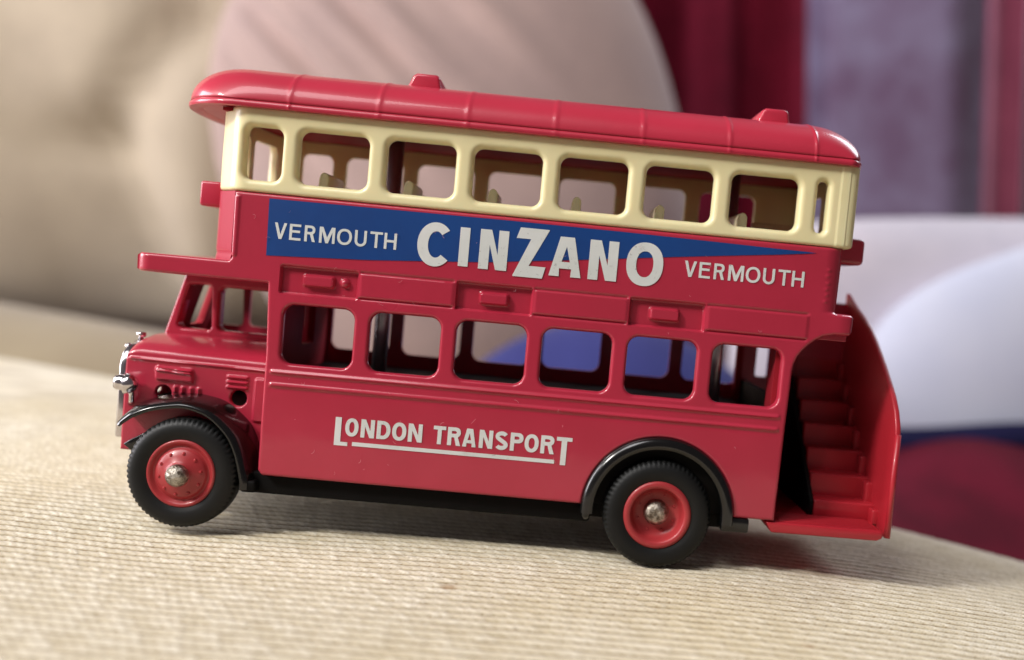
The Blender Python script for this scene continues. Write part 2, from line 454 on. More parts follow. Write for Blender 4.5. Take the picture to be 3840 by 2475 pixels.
def glyph(ch, w, h, t, th=None, p=2.2):
    """outlines of a capital in a box w x h with stem t and bar thickness th"""
    th = th or t * .85
    if ch == 'I': return [[(0, 0), (w, 0), (w, h), (0, h)]]
    if ch == 'L': return [[(0, 0), (w, 0), (w, th), (t, th), (t, h), (0, h)]]
    if ch == 'T': return [[(w / 2 - t / 2, 0), (w / 2 + t / 2, 0), (w / 2 + t / 2, h - th), (w, h - th), (w, h), (0, h), (0, h - th), (w / 2 - t / 2, h - th)]]
    if ch == 'H': return [[(0, 0), (t, 0), (t, h * .5 - th / 2), (w - t, h * .5 - th / 2), (w - t, 0), (w, 0), (w, h), (w - t, h), (w - t, h * .5 + th / 2), (t, h * .5 + th / 2), (t, h), (0, h)]]
    if ch == 'E': return [[(0, 0), (w, 0), (w, th), (t, th), (t, h * .47), (w * .92, h * .47), (w * .92, h * .47 + th), (t, h * .47 + th), (t, h - th), (w * .98, h - th), (w * .98, h), (0, h)]]
    if ch == 'N':
        k = t * 1.12
        return [[(0, 0), (t, 0), (t, h * .62), (w - k, 0), (w, 0), (w, h), (w - t, h), (w - t, h * .38), (k, h), (0, h)]]
    if ch == 'M':
        k = t * .95
        return [[(0, 0), (t, 0), (t, h * .72), (w / 2 - k * .5, 0), (w / 2 + k * .5, 0), (w - t, h * .72), (w - t, 0), (w, 0), (w, h), (w - t * 1.35, h), (w / 2, h * .36), (t * 1.35, h), (0, h)]]
    if ch == 'V': return [[(w / 2 - t * .55, 0), (w / 2 + t * .55, 0), (w, h), (w - t * 1.08, h), (w / 2, h * .27), (t * 1.08, h), (0, h)]]
    if ch == 'A':
        tw = w * .22
        o = [(0, 0), (t * 1.05, 0), (w * .31, h * .2), (w * .69, h * .2), (w - t * 1.05, 0), (w, 0), (w / 2 + tw, h), (w / 2 - tw, h)]
        return [o, [(w * .37, h * .37), (w * .63, h * .37), (w * .5, h * .76)]]
    if ch == 'Z':
        k = t * 1.45
        return [[(0, 0), (w * .89, 0), (w * .97, h * .235), (w * .46, h * .235), (w, h * .985), (w, h), (w * .13, h), (w * .03, h * .78), (w * .47, h * .78), (0, h * .02)]]
    if ch == 'O': return [arc(w / 2, h / 2, w / 2, h / 2, 0, 360, 40, p)[:-1], arc(w / 2, h / 2, w / 2 - t, h / 2 - th, 0, 360, 36, p)[:-1][::-1]]
    if ch == 'U':
        r = w / 2; ri = r - t
        return [[(0, h)] + arc(r, r * .95, r, r * .95, 180, 360, 18) + [(w, h), (w - t, h)] + arc(r, r * .95, ri, r * .95 - th, 360, 180, 16) + [(t, h)]]
    if ch == 'C':
        a = 42
        return [arc(w * .53, h / 2, w * .53, h / 2, a, 360 - a, 34, 2.05) + arc(w * .55, h / 2, w * .53 - t, h / 2 - th, 360 - a - 6, a + 6, 30, 2.05)]
    if ch == 'D':
        o = [(0, 0)] + arc(w * .42, h / 2, w * .58, h / 2, -90, 90, 20, 2.2) + [(0, h)]
        i = [(t, th)] + arc(w * .42, h / 2, w * .58 - t, h / 2 - th, -90, 90, 18, 2.2) + [(t, h - th)]
        return [o, i[::-1]]
    if ch in 'RP':
        zc, rz = h * .715, h * .285
        if ch == 'R': zc, rz = h * .725, h * .275
        bowl = arc(w * .55, zc, w * .42, rz, 90, -90, 16, 2.3)
        inn = [(t, h - th)] + arc(w * .5, zc, w * .47 - t, rz - th, 90, -90, 14, 2.3) + [(t, zc - rz + th)]
        if ch == 'P': o = [(0, h)] + bowl + [(t, zc - rz), (t, 0), (0, 0)]
        else: o = [(0, h)] + bowl[:-3] + [(w * .78, zc - rz * .98), (w, 0), (w - t * 1.1, 0), (w * .5, zc - rz), (t, zc - rz), (t, 0), (0, 0)]
        return [o, inn[::-1]]
    if ch == 'S':
        pts = arc(w * .5, h * .73, w * .5 - t / 2, h * .27 - th / 2, 25, 235, 16) 
        pts2 = arc(w * .5, h * .27, w * .5 - t / 2, h * .27 - th / 2, 55, -155, 16)
        c = pts + pts2; L = []; R = []
        for i, q in enumerate(c):
            a, b = c[max(0, i - 1)], c[min(len(c) - 1, i + 1)]; dx, dz = b[0] - a[0], b[1] - a[1]; l = math.hypot(dx, dz) or 1
            k = t / 2; L.append((q[0] - dz / l * k, q[1] + dx / l * k)); R.append((q[0] + dz / l * k, q[1] - dx / l * k))
        return [L + R[::-1]]
def word(items, t, th=None, p=2.2, jit=0):
    out = []
    for ch, x, z, w, h in items:
        for P in glyph(ch, w, h, t, th, p): out.append([(x + a, z + b) for a, b in P])
    return out
# blue triangle
tri = [(13.55, 30.35), (24, 30.85), (36, 31.75), (46, 32.95), (56, 34.2), (63.2, 35.05), (66.5, 35.42), (70.0, 35.88), (70.5, 35.96), (69.5, 36.0), (66.4, 36.03), (60, 36.13), (50, 36.25), (38, 36.3), (25, 36.26), (13.44, 36.22)]
add_flat('advert_triangle', [tri], .035, 'blue', 'long blue printed triangle behind the white lettering')
k = .01148
vx = [('V', 195, 305), ('E', 330, 433), ('R', 465, 562), ('M', 597, 738), ('O', 757, 890), ('U', 915, 1022), ('T', 1052, 1165), ('H', 1180, 1292)]
add_flat('lettering', word([(c, 14.21 + (a - 195) * k, 32.17, (b - a) * k, 1.66) for c, a, b in vx], .275, .25), .07, 'white', 'small white word VERMOUTH on the blue print')
k = .01154
add_flat('lettering', word([(c, 56.84 + (a - 195) * k, 32.24, (b - a) * k, 1.66) for c, a, b in vx], .275, .25), .04, 'white', 'small white word VERMOUTH on red at the rear')
add_flat('lettering', word([('C', 28.94, 30.83, 3.5, 4.57), ('I', 33.28, 31.12, 1.02, 4.03), ('N', 35.38, 31.05, 2.95, 4.12), ('Z', 39.02, 30.61, 3.46, 5.1),
     ('A', 42.74, 31.03, 3.36, 4.13), ('N', 46.82, 31.02, 3.0, 4.13), ('O', 50.73, 30.83, 3.86, 4.55)], 1.03, .92), .07, 'white', 'large white word CINZANO across the blue print')
LT = [('O', 23.09, 1.38), ('N', 24.72, 1.42), ('D', 26.38, 1.42), ('O', 27.98, 1.48), ('N', 29.66, 1.47), ('T', 32.28, 1.3), ('R', 33.78, 1.4), ('A', 35.36, 1.44), ('N', 37.1, 1.43), ('S', 38.78, 1.36), ('P', 40.37, 1.4), ('O', 41.88, 1.48), ('R', 43.58, 1.45)]
items = word([(c, x, 12.34, w, 1.92) for c, x, w in LT], .42, .38)
items += [[(x + 22.03, z + 11.3) for x, z in P] for P in glyph('L', 1.4, 2.97, .64, .4)]
items += [[(x + 45.22, z + 11.28) for x, z in P] for P in glyph('T', 1.65, 2.95, .58, .4)]
items += [[(23.92, 11.36), (45.15, 11.36), (45.15, 11.77), (23.92, 11.77)]]
add_flat('lettering', items, .04, 'white', 'white words LONDON TRANSPORT with an underline')

# ------------------------------------------------------------------ cream window band of the upper deck (one moulded loop)
CP = [(74.4, .0), (9.75, .0), (7.15, 3.0), (6.35, 12), (7.15, 21.0), (9.75, 24.0), (74.4, 24.0), (75.1, 12)]
CPR = rounded(CP, 1.1)
i0 = min(range(len(CPR)), key=lambda i: abs(CPR[i][0] - 40) * 0 + (0 if (abs(CPR[i][1]) < .001 and CPR[i][0] > 70) else 9))
# start the walk just after the rear near corner so that u runs forward along the near side
idx0 = [i for i, q in enumerate(CPR) if abs(q[1]) < 1e-6 and q[0] > 60][-1]
CPR = CPR[idx0:] + CPR[:idx0]
place_c, s_c = path_place(CPR, closed=True)
SX = CPR[0][0]                                   # u = SX - x on the near side
LC = s_c[-1]
Q = np.array(CPR + CPR[:1])
def u_at(x, y):                                  # arc length of the plan point nearest (x,y)
    best = None
    for i in range(len(Q) - 1):
        a, b = Q[i], Q[i + 1]; e = b - a; l2 = (e @ e) or 1e-9
        t = np.clip(((x - a[0]) * e[0] + (y - a[1]) * e[1]) / l2, 0, 1); q = a + e * t
        dd = (q[0] - x) ** 2 + (q[1] - y) ** 2
        if best is None or dd < best[0]: best = (dd, s_c[i] + math.sqrt(l2) * t)
    return best[1]
CW = []
NEARW = [(10.35, 14.25)] + [(16.0 + 9 * i, 23.13 + 9 * i) for i in range(6)]
for a, b in NEARW: CW.append((SX - b, SX - a, 38.0, 43.48, .95))
CW.append((SX - 71.15, SX - 70.1, 38.1, 43.5, .5))
for a, b in NEARW:
    ua, ub = u_at(a, WID), u_at(b, WID); CW.append((min(ua, ub), max(ua, ub), 38.0, 43.48, .95))
for ya, yb in ((4.2, 11.2), (12.8, 19.8)):
    ua, ub = u_at(6.6, ya), u_at(6.6, yb); CW.append((min(ua, ub), max(ua, ub), 38.0, 43.48, .8))
for ya, yb in ((4.5, 11), (13, 19.5)):
    ua, ub = u_at(75, ya), u_at(75, yb); CW.append((min(ua, ub), max(ua, ub), 38.4, 43.2, .8))
def cream_win(U, Z):
    d = np.full(U.shape, 1e9)
    for w in CW: d = np.minimum(d, sd_box(U, Z, w[0], w[1], w[2], w[3], w[4]))
    return d
def cream_sdf(U, Z): return np.maximum(-cream_win(U, Z), sd_box(U, Z, -5, LC + 5, 36.72, 45.5))
def cream_relief(U, Z, d):
    dw = np.maximum(cream_win(U, Z), 0)
    h = -fillet(dw, .62)
    h = h - fillet(np.minimum(Z - 36.72, 45.5 - Z), .4)
    u0 = SX - 72.35
    h = h + .07 * ss((u0 - U) / .1) * (U > -3) * (U < 8)
    return h + .01 * np.sin(U * .8) * np.sin(Z * .9)
sheet('window_band', 0, LC, 36.72, 45.5, .125, cream_sdf, cream_relief, place_c, 1.15, 'cream', bus)

# upper deck seats and the stair-head board
for i in range(6):
    x = 17.75 + 8.95 * i
    prism('seat', [(x - .2, 30.4), (x + 1.0, 30.4), (x + .92, 39.2), (x + .7, 39.55), (x + .35, 39.68), (x + .05, 39.45), (x - .1, 38.9)], 2.6, 10.2, 'cream', bus, .2)
    prism('seat', [(x - .2, 30.4), (x + 1.0, 30.4), (x + .92, 38.6), (x + .7, 38.95), (x + .35, 39.05), (x + .05, 38.85), (x - .1, 38.4)], 14.2, 22.2, 'cream', bus, .2)
box('stair_head_board', (65.2, 8.6, 30.4), (72.4, 9.6, 39.2), 'cream', bus, .25)
for x in (23.95, 63.1): lathe('post', [(0, 0), (.86, 0)], (x, 12, 36), 'post', bus, 8) if False else tube('post', [(x, 12, 7.5), (x, 12, 26), (x, 12, 46)], .87, 'post', bus, 24)

# ------------------------------------------------------------------ roof
def u_of(y): return (y - 12.0) / 12.55
def xf(u): return 2.1 + 7.2 * (1 - np.sqrt(np.clip(1 - np.abs(u) ** 2.8, 0, 1)))
def xr(u): return 75.35 - 2.3 * (1 - np.sqrt(np.clip(1 - np.abs(u) ** 3.2, 0, 1)))
ny, nxr = 97, 520
th_ = np.linspace(-math.pi / 2, math.pi / 2, ny); us = np.sin(th_)
a_ = np.linspace(0, 1, nxr); ws = a_ - .035 * np.sin(2 * math.pi * a_) * 4.0
ws = (ws - ws[0]) / (ws[-1] - ws[0]); ws = np.clip(ws, 0, 1)
Ug, Wg = np.meshgrid(us, ws, indexing='ij')
Ue = np.clip(Ug, -.9999, .9999)
xa, xb = xf(Ue), xr(Ue); Xg = xa + (xb - xa) * Wg
vf = np.clip(1 - (Xg - xa) / 6.5, 0, 1); vr = np.clip(1 - (xb - Xg) / 6.0, 0, 1)
Hg = np.sqrt(np.clip(1 - np.abs(Ug) ** 3, 0, 1)) * np.sqrt(np.clip(1 - vf ** 2.3, 0, 1)) * np.sqrt(np.clip(1 - vr ** 2.3, 0, 1))
Zg = 46.05 + 4.35 * Hg
rib = np.zeros(Xg.shape)
for i in range(7): rib += np.exp(-((Xg - (14.85 + 9.08 * i)) / .14) ** 2)
Zg = Zg + .085 * rib * ss(Hg * 3); Yg = 12 + 12.55 * Ug
Yg = Yg + .07 * rib * np.sign(Ug) * ss((1 - Hg) * 2) * np.abs(Ug) ** 4
top = np.stack([Xg, Yg, Zg], -1).reshape(-1, 3)
# lip below the crease, a soffit, and the hollow underside
ring = [i * nxr for i in range(ny)] + [(ny - 1) * nxr + j for j in range(1, nxr)] + [i * nxr + nxr - 1 for i in range(ny - 2, -1, -1)] + [j for j in range(nxr - 2, 0, -1)]
V = [tuple(p) for p in top]; F = []
for i in range(ny - 1):
    for j in range(nxr - 1):
        a = i * nxr + j; F.append((a, a + 1, a + nxr + 1, a + nxr))
cx_, cy_ = 39.0, 12.0
def off(p, o, z):
    x, y = p[0], p[1]; sx = -1 if x < 12 else (1 if x > 70 else 0)
    uu = (y - 12) / 12.55; nyv = math.copysign(min(1, abs(uu) ** 3), uu)
    nxv = sx * math.sqrt(max(0, 1 - abs(nyv) ** 2))
    return (x + nxv * o, y + nyv * o, z)
rings = [ring]
for o_, z_ in ((-.10, 45.98), (-.06, 45.9), (.14, 45.78), (.16, 45.5), (.08, 45.32), (-.3, 45.28), (-1.3, 45.36), (-1.6, 45.6)):
    r2 = []
    for i in ring:
        V.append(off(top[i], o_, z_)); r2.append(len(V) - 1)
    rings.append(r2)
n = len(ring)
for q in range(len(rings) - 1):
    A, B_ = rings[q], rings[q + 1]
    for i in range(n): F.append((A[i], A[(i + 1) % n], B_[(i + 1) % n], B_[i]))
# hollow ceiling
base = len(V); st = 4
iy = list(range(0, ny, 4)); jx = list(range(0, nxr, 6)); jx[-1] = nxr - 1
for i in iy:
    for j in jx:
        p = off(top[i * nxr + j], -1.6 if (i in (0, ny - 1) or j in (0, nxr - 1)) else 0, 0)
        e = min(1, .2 + .0)
        z = max(45.6, top[i * nxr + j][2] - .9)
        V.append((39 + (p[0] - 39) * .962, 12 + (p[1] - 12) * .88, z))
m = len(jx)
for i in range(len(iy) - 1):
    for j in range(m - 1):
        a = base + i * m + j; F.append((a, a + m, a + m + 1, a + 1))
roof = link('roof', V, F, 'roof', bus, angle=60)
def ventilator(x0, x1, y0, y1):
    P = [(x0 - .7, 49.4), (x0 - .25, 50.3), (x0 + .1, 51.15), (x0 + .5, 51.42), (x1 - .5, 51.42), (x1 - .05, 51.25), (x1 + .05, 50.4), (x1 + .35, 49.6)]
    prism('ventilator', P, y0, y1, 'roof', roof, .35, 4)
ysf = np.linspace(1.6, 22.4, 25)
SF = [(float(xf(u_of(y))) + 1.15, float(y)) for y in ysf] + [(10.5, 22.4), (10.5, 1.6)]
prism('soffit', SF, 45.40, 45.85, 'roof', roof, 0, axis='z')
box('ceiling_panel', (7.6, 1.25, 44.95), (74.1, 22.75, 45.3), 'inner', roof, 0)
ventilator(26.15, 29.2, 5.0, 19.0); ventilator(64.25, 67.3, 5.0, 19.0)

# ------------------------------------------------------------------ bonnet, cab, radiator, lamps
HOLES = [(2.52, 14.5, .82), (10.57, 14.65, .86)]
BO = [(-1.7, 8.0), (-1.7, 17.9), (-1.4, 18.5), (14.2, 18.5), (14.2, 8.0)]
def bon_sdf(X, Z):
    d = sd_poly(X, Z, BO)
    for hx, hz, r in HOLES: d = np.maximum(d, -(np.hypot(X - hx, Z - hz) - r))
    return d
def bon_relief(X, Z, d):
    h = -fillet(d, .25) * (Z < 18.2)
    h = h + .24 * np.exp(-((Z - 18.05 + X * .01) / .16) ** 2) * ss((X + 1.4) / .3)
    lx = X + (Z - 16.7) * .1
    h = h + .38 * soft(sd_box(lx, Z, 1.62, 5.6, 15.95, 17.35, .2), .3)
    for zz in (17.28, 16.95): h = h + .22 * np.exp(-((Z - zz + (X - 3.5) * .05) / .1) ** 2) * ss((X - 1.7) / .2) * ss((5.6 - X) / .2)
    for zz in (16.95, 16.4, 15.85): h = h + .34 * np.exp(-((Z - zz) / .13) ** 2) * ss((X - 9.1) / .25) * ss((11.6 - X) / .25)
    for xx in (3.8, 4.6, 5.5, 6.3): h = h + .3 * np.exp(-((X - xx) / .2) ** 2) * ss((Z - 14.6) / .2) * ss((15.5 - Z) / .2)
    h = h + .3 * soft(sd_box(X, Z, 12.25, 13.9, 12.3, 17.0, .3), .3)
    return h
bonnet = sheet('bonnet', -1.7, 14.2, 8, 18.5, .1, bon_sdf, bon_relief, lambda X, Z, h: np.stack([X, 4.0 - h, Z], 1), .5, 'red', bus)
prof = [(4.05, 18.35), (4.1, 18.75), (4.35, 19.1), (4.6, 19.18), (4.75, 19.28), (5.4, 19.6), (6.6, 19.95), (8.4, 20.25), (11.6, 20.5)]
V = []; F = []
xsb = [-1.75, -1.55, -1.2, -.6] + [0 + 14.2 * i / 24 for i in range(25)]
for i, x in enumerate(xsb):
    dz = (-.9, -.4, -.12, 0)[i] if i < 4 else 0
    for y, z in prof: V.append((x, y, z + dz - .02 * max(x, 0) + (.03 * x * (y - 4) / 7 if x > 0 else 0)))
for i in range(len(xsb) - 1):
    for j in range(len(prof) - 1):
        a = i * len(prof) + j; F.append((a, a + 1, a + len(prof) + 1, a + len(prof)))
o = link('bonnet_top', V, F, 'red', bonnet)
bm = bmesh.new(); bm.from_mesh(o.data); bmesh.ops.recalc_face_normals(bm, faces=bm.faces); bm.to_mesh(o.data); bm.free()
sol = o.modifiers.new('thick', 'SOLIDIFY'); sol.thickness = .4 * S; sol.offset = -1
o.modifiers.new('round', 'SUBSURF').render_levels = 2

# cab: inner side wall, slanted front, bulkheads
CABO = [(-.9, 20.0), (1.2, 27.62), (14.3, 27.62), (14.3, 19.6)]
def cab_sdf(X, Z):
    d = sd_poly(X, Z, CABO)
    d = np.maximum(d, -sd_poly(X, Z, inset_poly(CABW1, .55), .55))
    return np.maximum(d, -sd_box(X, Z, *CABW2, .7))
cab = sheet('cab', -1, 14.4, 19.5, 27.7, .12, cab_sdf, lambda X, Z, d: -fillet(d, .3), lambda X, Z, h: np.stack([X, 11.5 - h, Z], 1), 1.9, 'red', bus)
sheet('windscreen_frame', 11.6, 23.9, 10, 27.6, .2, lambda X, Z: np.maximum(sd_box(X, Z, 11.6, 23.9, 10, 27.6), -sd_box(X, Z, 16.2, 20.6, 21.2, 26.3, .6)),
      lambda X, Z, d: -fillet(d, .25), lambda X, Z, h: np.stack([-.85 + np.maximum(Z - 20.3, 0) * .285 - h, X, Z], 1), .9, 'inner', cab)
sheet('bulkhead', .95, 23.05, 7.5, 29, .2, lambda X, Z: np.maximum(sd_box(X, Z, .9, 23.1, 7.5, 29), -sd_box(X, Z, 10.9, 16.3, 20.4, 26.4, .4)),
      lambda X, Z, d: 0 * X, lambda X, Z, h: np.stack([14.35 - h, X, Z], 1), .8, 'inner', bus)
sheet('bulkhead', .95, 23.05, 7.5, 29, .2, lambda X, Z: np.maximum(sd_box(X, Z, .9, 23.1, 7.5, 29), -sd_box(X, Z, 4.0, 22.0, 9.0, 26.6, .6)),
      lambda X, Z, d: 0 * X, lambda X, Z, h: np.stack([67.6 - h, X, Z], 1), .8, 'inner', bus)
box('saloon_dark_block', (15.4, 1.3, 7.2), (67.4, 22.7, 17.6), 'matt', bus, .2)  # black block, its colour standing in for the unlit lower deck interior

# radiator
rad = prism('radiator', [(4.4, 9.2), (4.4, 17.2), (4.9, 18.4), (6.0, 19.2), (8.0, 19.6), (10.0, 19.2), (11.1, 18.4), (11.6, 17.2), (11.6, 9.2)], -2.55, -1.68, 'chrome', bus, .25, axis='x')
prism('grille', [(5.2, 9.9), (5.2, 17), (6.4, 18.3), (8, 18.6), (9.6, 18.3), (10.8, 17), (10.8, 9.9)], -2.62, -2.5, 'matt', rad, 0, axis='x')
tube('radiator_cap', [(-2.0, 8, 19.3), (-1.9, 8, 20.0), (-1.9, 8, 20.05), (-1.9, 8, 20.45), (-1.9, 8, 20.55)], [.3, .3, .52, .52, .3], 'chrome', rad, 20)
tube('radiator_cap', [(-2.5, 6.2, 18.75), (-2.4, 6.3, 19.1), (-2.35, 6.4, 19.35)], [.45, .42, .15], 'chrome', rad, 16)
def headlight(y):
    pts = [(-1.95, y, 15.55), (-1.9, y, 15.55), (-1.5, y, 15.52), (-1.25, y, 15.5), (-1.0, y, 15.45), (-.95, y, 15.45), (-.4, y + .1, 15.4), (.1, y + .2, 15.35), (.4, y + .25, 15.3)]
    o = tube('headlight', pts, [.55, .78, .86, .86, .8, 1.12, 1.05, .75, .2], 'chrome', bus, 28)
    tube('bracket', [(-.3, y + .2, 15.2), (-.5, y + .8, 13.6), (-1.2, 4.6, 12.8)], .28, 'chrome', o, 10)
headlight(2.5); headlight(13.6)
prism('front_apron', [(-.1, 8.0), (-.1, 13.4), (14, 13.0), (14, 8)], 4.15, 22, 'matt', bus, 0)

# mudguards: front ones are bands sweeping over the wheel
LIP = [(-.2, 11.35), (.3, 11.8), (1.4, 12.6), (3.2, 13.35), (5.84, 13.85), (7.6, 13.6), (9.13, 12.95), (10.86, 11.35), (11.7, 9.9), (12.2, 8.5), (12.7, 6.6), (12.75, 5.7)]
def spline(P, n):
    out = []
    for i in range(len(P) - 1):
        p0, p1, p2, p3 = (Vector(P[max(i - 1, 0)]), Vector(P[i]), Vector(P[i + 1]), Vector(P[min(i + 2, len(P) - 1)]))
        for k in range(n):
            t = k / n; out.append(tuple(.5 * (2 * p1 + (p2 - p0) * t + (2 * p0 - 5 * p1 + 4 * p2 - p3) * t * t + (3 * p1 - p0 - 3 * p2 + p3) * t ** 3)))
    out.append(P[-1]); return out
def front_guard(y_out, y_in):
    c = spline(LIP, 5); sg = 1 if y_in > y_out else -1
    sec = [(0, -.14), (-.14, .06), (-.02, .32), (.5, .72), (1.3, 1.05), (2.4, 1.28), (3.6, 1.38), (4.4, 1.4), (4.4, .8), (2.4, .75), (.6, .1)]
    V = []; F = []; m = len(sec)
    for i, q in enumerate(c):
        a, b = c[max(i - 1, 0)], c[min(i + 1, len(c) - 1)]; dx, dz = b[0] - a[0], b[1] - a[1]; l = math.hypot(dx, dz)
        nxv, nzv = -dz / l, dx / l
        if nzv < -.5: nxv, nzv = -nxv, -nzv
        tp = min(1, .75 + i * .03)
        kf = float(np.interp(q[0], [0, 2, 4.5, 7, 9.5, 11], [.75, .75, .6, .65, .9, 1.05]))
        for o_, hgt in sec:
            hh = (hgt if hgt < .3 else .25 + (hgt - .25) * kf) * tp
            V.append((q[0] + nxv * hh, y_out + sg * o_, q[1] + nzv * hh))
    for i in range(len(c) - 1):
        for j in range(m): F.append((i * m + j, i * m + (j + 1) % m, (i + 1) * m + (j + 1) % m, (i + 1) * m + j))
    F.append(tuple(range(m))); F.append(tuple(range((len(c) - 1) * m, len(c) * m))[::-1])
    o = link('front_mudguard', V, F, 'black', bus)
    bm = bmesh.new(); bm.from_mesh(o.data); bmesh.ops.recalc_face_normals(bm, faces=bm.faces); bm.to_mesh(o.data); bm.free()
    o.data.set_sharp_from_angle(angle=math.radians(70))
front_guard(-.1, 5); front_guard(24.1, 19)
def rear_guard(y_face, sg):
    V = []; F = []; sec = [(8.18, .1), (8.12, -.12), (7.95, -.42), (7.6, -.62), (7.2, -.66), (6.9, -.55), (6.8, -.3), (6.8, 1.0), (6.9, 3.2), (8.18, 3.2)]
    m = len(sec); n = 56
    for i in range(n + 1):
        a = math.radians(-4 + 188 * i / n)
        for r, o_ in sec: V.append((56.5 + r * math.cos(a), y_face + sg * o_, 7.0 + r * math.sin(a)))
    for i in range(n):
        for j in range(m): F.append((i * m + j, i * m + (j + 1) % m, (i + 1) * m + (j + 1) % m, (i + 1) * m + j))
    F.append(tuple(range(m))); F.append(tuple(range(n * m, (n + 1) * m))[::-1])
    o = link('rear_mudguard', V, F, 'black', bus)
    bm = bmesh.new(); bm.from_mesh(o.data); bmesh.ops.recalc_face_normals(bm, faces=bm.faces); bm.to_mesh(o.data); bm.free()
    o.data.set_sharp_from_angle(angle=math.radians(60))
    return o
g1 = rear_guard(0, 1); g2 = rear_guard(WID, -1)
box('mud_flap', (63.4, .0, 5.7), (66.4, 2.5, 7.25), 'black', g1, .25)
box('mud_flap', (63.4, 21.5, 5.7), (66.4, 24, 7.25), 'black', g2, .25)
tube('guard_end', [(49.0, -.1, 7.0), (49.0, -.1, 6.2), (49.0, -.05, 5.85)], [.5, .48, .25], 'black', g1, 16)

# chassis
box('chassis', (13.0, 1.2, 5.2), (49.5, 22.8, 7.55), 'matt', bus, .3)
box('chassis', (49.4, 3.6, 5.2), (66.0, 20.4, 14.5), 'matt', bus, .2)
box('chassis', (-.2, 4.4, 6.0), (13.2, 19.6, 9.5), 'matt', bus, .3)
prism('dumb_iron', [(-.95, 8.85), (-.2, 9.4), (1.8, 10.6), (1.8, 8.0), (.1, 8.1)], 2.9, 4.2, 'black', bus, .15)
prism('dumb_iron', [(-.95, 8.85), (-.2, 9.4), (1.8, 10.6), (1.8, 8.0), (.1, 8.1)], 19.8, 21.1, 'black', bus, .15)
box('step_bracket', (12.6, .2, 5.4), (14.2, 4.4, 6.7), 'matt', bus, .3)

# ------------------------------------------------------------------ wheels
def tyre(parent, c, sg, seg=192, width=3.0):
    prof = [(3.3, -.05), (3.55, .02), (3.9, .22), (4.5, .34), (5.0, .26), (5.3, .12), (5.52, -.08), (5.66, -.3), (5.74, -.55), (5.76, -1.0), (5.76, -width + 1.0), (5.6, -width + .35), (5.0, -width), (3.3, -width)]
    def rm(j, k, r):
        on = (k % 3 > 0)
        if j in (6, 7): return r + (.05 if on else -.14)
        if j in (8, 9, 10): return r + (.01 if on else -.03)
        return r
    return lathe('tyre', prof, c, 'tyre', parent, seg, -sg, 46, rm)
def front_wheel(c, sg):
    prof = [(.001, 1.1), (.9, 1.08), (1.12, .95), (1.25, .75), (1.45, .62), (1.9, .42), (2.45, .18), (2.6, .02), (2.72, -.2), (2.86, -.24), (3.0, -.12), (3.15, .06), (3.3, .16), (3.45, .14), (3.58, .0), (3.58, -2.8), (.001, -2.8)]
    w = lathe('wheel', prof, c, 'rim', bus, 72, -sg, 60)
    for k in range(10):
        a = 2 * math.pi * (k + .3) / 10; r = 2.15
        lathe('wheel_nut', [(.001, .16), (.12, .13), (.2, .0), (.2, -.2)], (c[0] + r * math.cos(a), c[1] - sg * .3, c[2] + r * math.sin(a)), 'rim', w, 12, -sg)
    lathe('hub', [(.001, 1.95), (.45, 1.92), (.8, 1.78), (1.05, 1.5), (1.17, 1.2), (1.18, .6), (1.1, .5)], c, 'hub', w, 32, -sg, 60)
    tyre(w, c, sg); return w
def rear_wheel(c, sg):
    prof = [(.001, -1.35), (1.2, -1.35), (1.9, -1.32), (2.4, -1.15), (2.66, -.75), (2.78, -.15), (2.86, .14), (3.0, .27), (3.3, .27), (3.5, .18), (3.62, .0), (3.58, -2.8), (.001, -2.8)]
    w = lathe('wheel', prof, c, 'rim', bus, 72, -sg, 60)
    for k in range(8):
        a = 2 * math.pi * (k + .5) / 8; r = 2.05
        lathe('wheel_nut', [(.001, .16), (.14, .13), (.22, .0), (.22, -.2)], (c[0] + r * math.cos(a), c[1] + sg * 1.33, c[2] + r * math.sin(a)), 'rim', w, 12, -sg)
    lathe('hub', [(.001, -.22), (.45, -.18), (.85, -.28), (1.15, -.5), (1.28, -.8), (1.36, -1.2), (1.36, -1.5)], c, 'hub', w, 32, -sg, 60)
    tyre(w, c, sg); return w
front_wheel((6.6, -.3, 6.95), 1); front_wheel((6.6, WID + .3, 6.95), -1)
rear_wheel((56.5, -.25, 6.92), 1); rear_wheel((56.5, WID + .25, 6.92), -1)
tube('axle', [(6.6, 2, 6.95), (6.6, 22, 6.95)], .6, 'hub', bus, 12)
tube('axle', [(56.5, 2, 6.92), (56.5, 22, 6.92)], .6, 'hub', bus, 12)

# ------------------------------------------------------------------ rear platform and outside stairs
plat = prism('platform', [(68.2, 7.1), (68.9, 5.95), (80.3, 6.0), (80.9, 6.3), (81.0, 7.0), (80.6, 7.12)], .25, 23.2, 'step', bus, .2)
for i in range(7): box('tread_rib', (69.8, .9 + i * .62, 7.05), (80.4, 1.15 + i * .62, 7.22), 'step', plat, .05, 2)
stairs = None
for i in range(7):
    y = 5.0 + 3.0 * i; zt = 8.95 + 2.45 * i
    x0 = 74.5 + .15 * i
    b = box('step', (x0, y, 7.0), (81.5, min(y + 3.4, 23.2) if i < 6 else 23.4, zt), 'step', bus if stairs is None else stairs, .22)
    if stairs is None: stairs = b; b.name = 'staircase'
    box('step_side', (80.7 + .03 * i, y - 1.4, 7.0), (81.55, y + .1, zt - .35), 'step', stairs, .15)
prism('stair_side', [(4.95, 7.0), (4.95, 8.8), (8, 11.3), (11, 13.8), (14, 16.2), (17, 18.7), (20, 21.1), (23, 23.6), (23, 7)], 74.0, 74.5, 'matt', bus, .1, axis='x')
box('bulkhead_panel', (68.5, 5.5, 7.1), (69.4, 22.9, 20.0), 'matt', bus, .1)
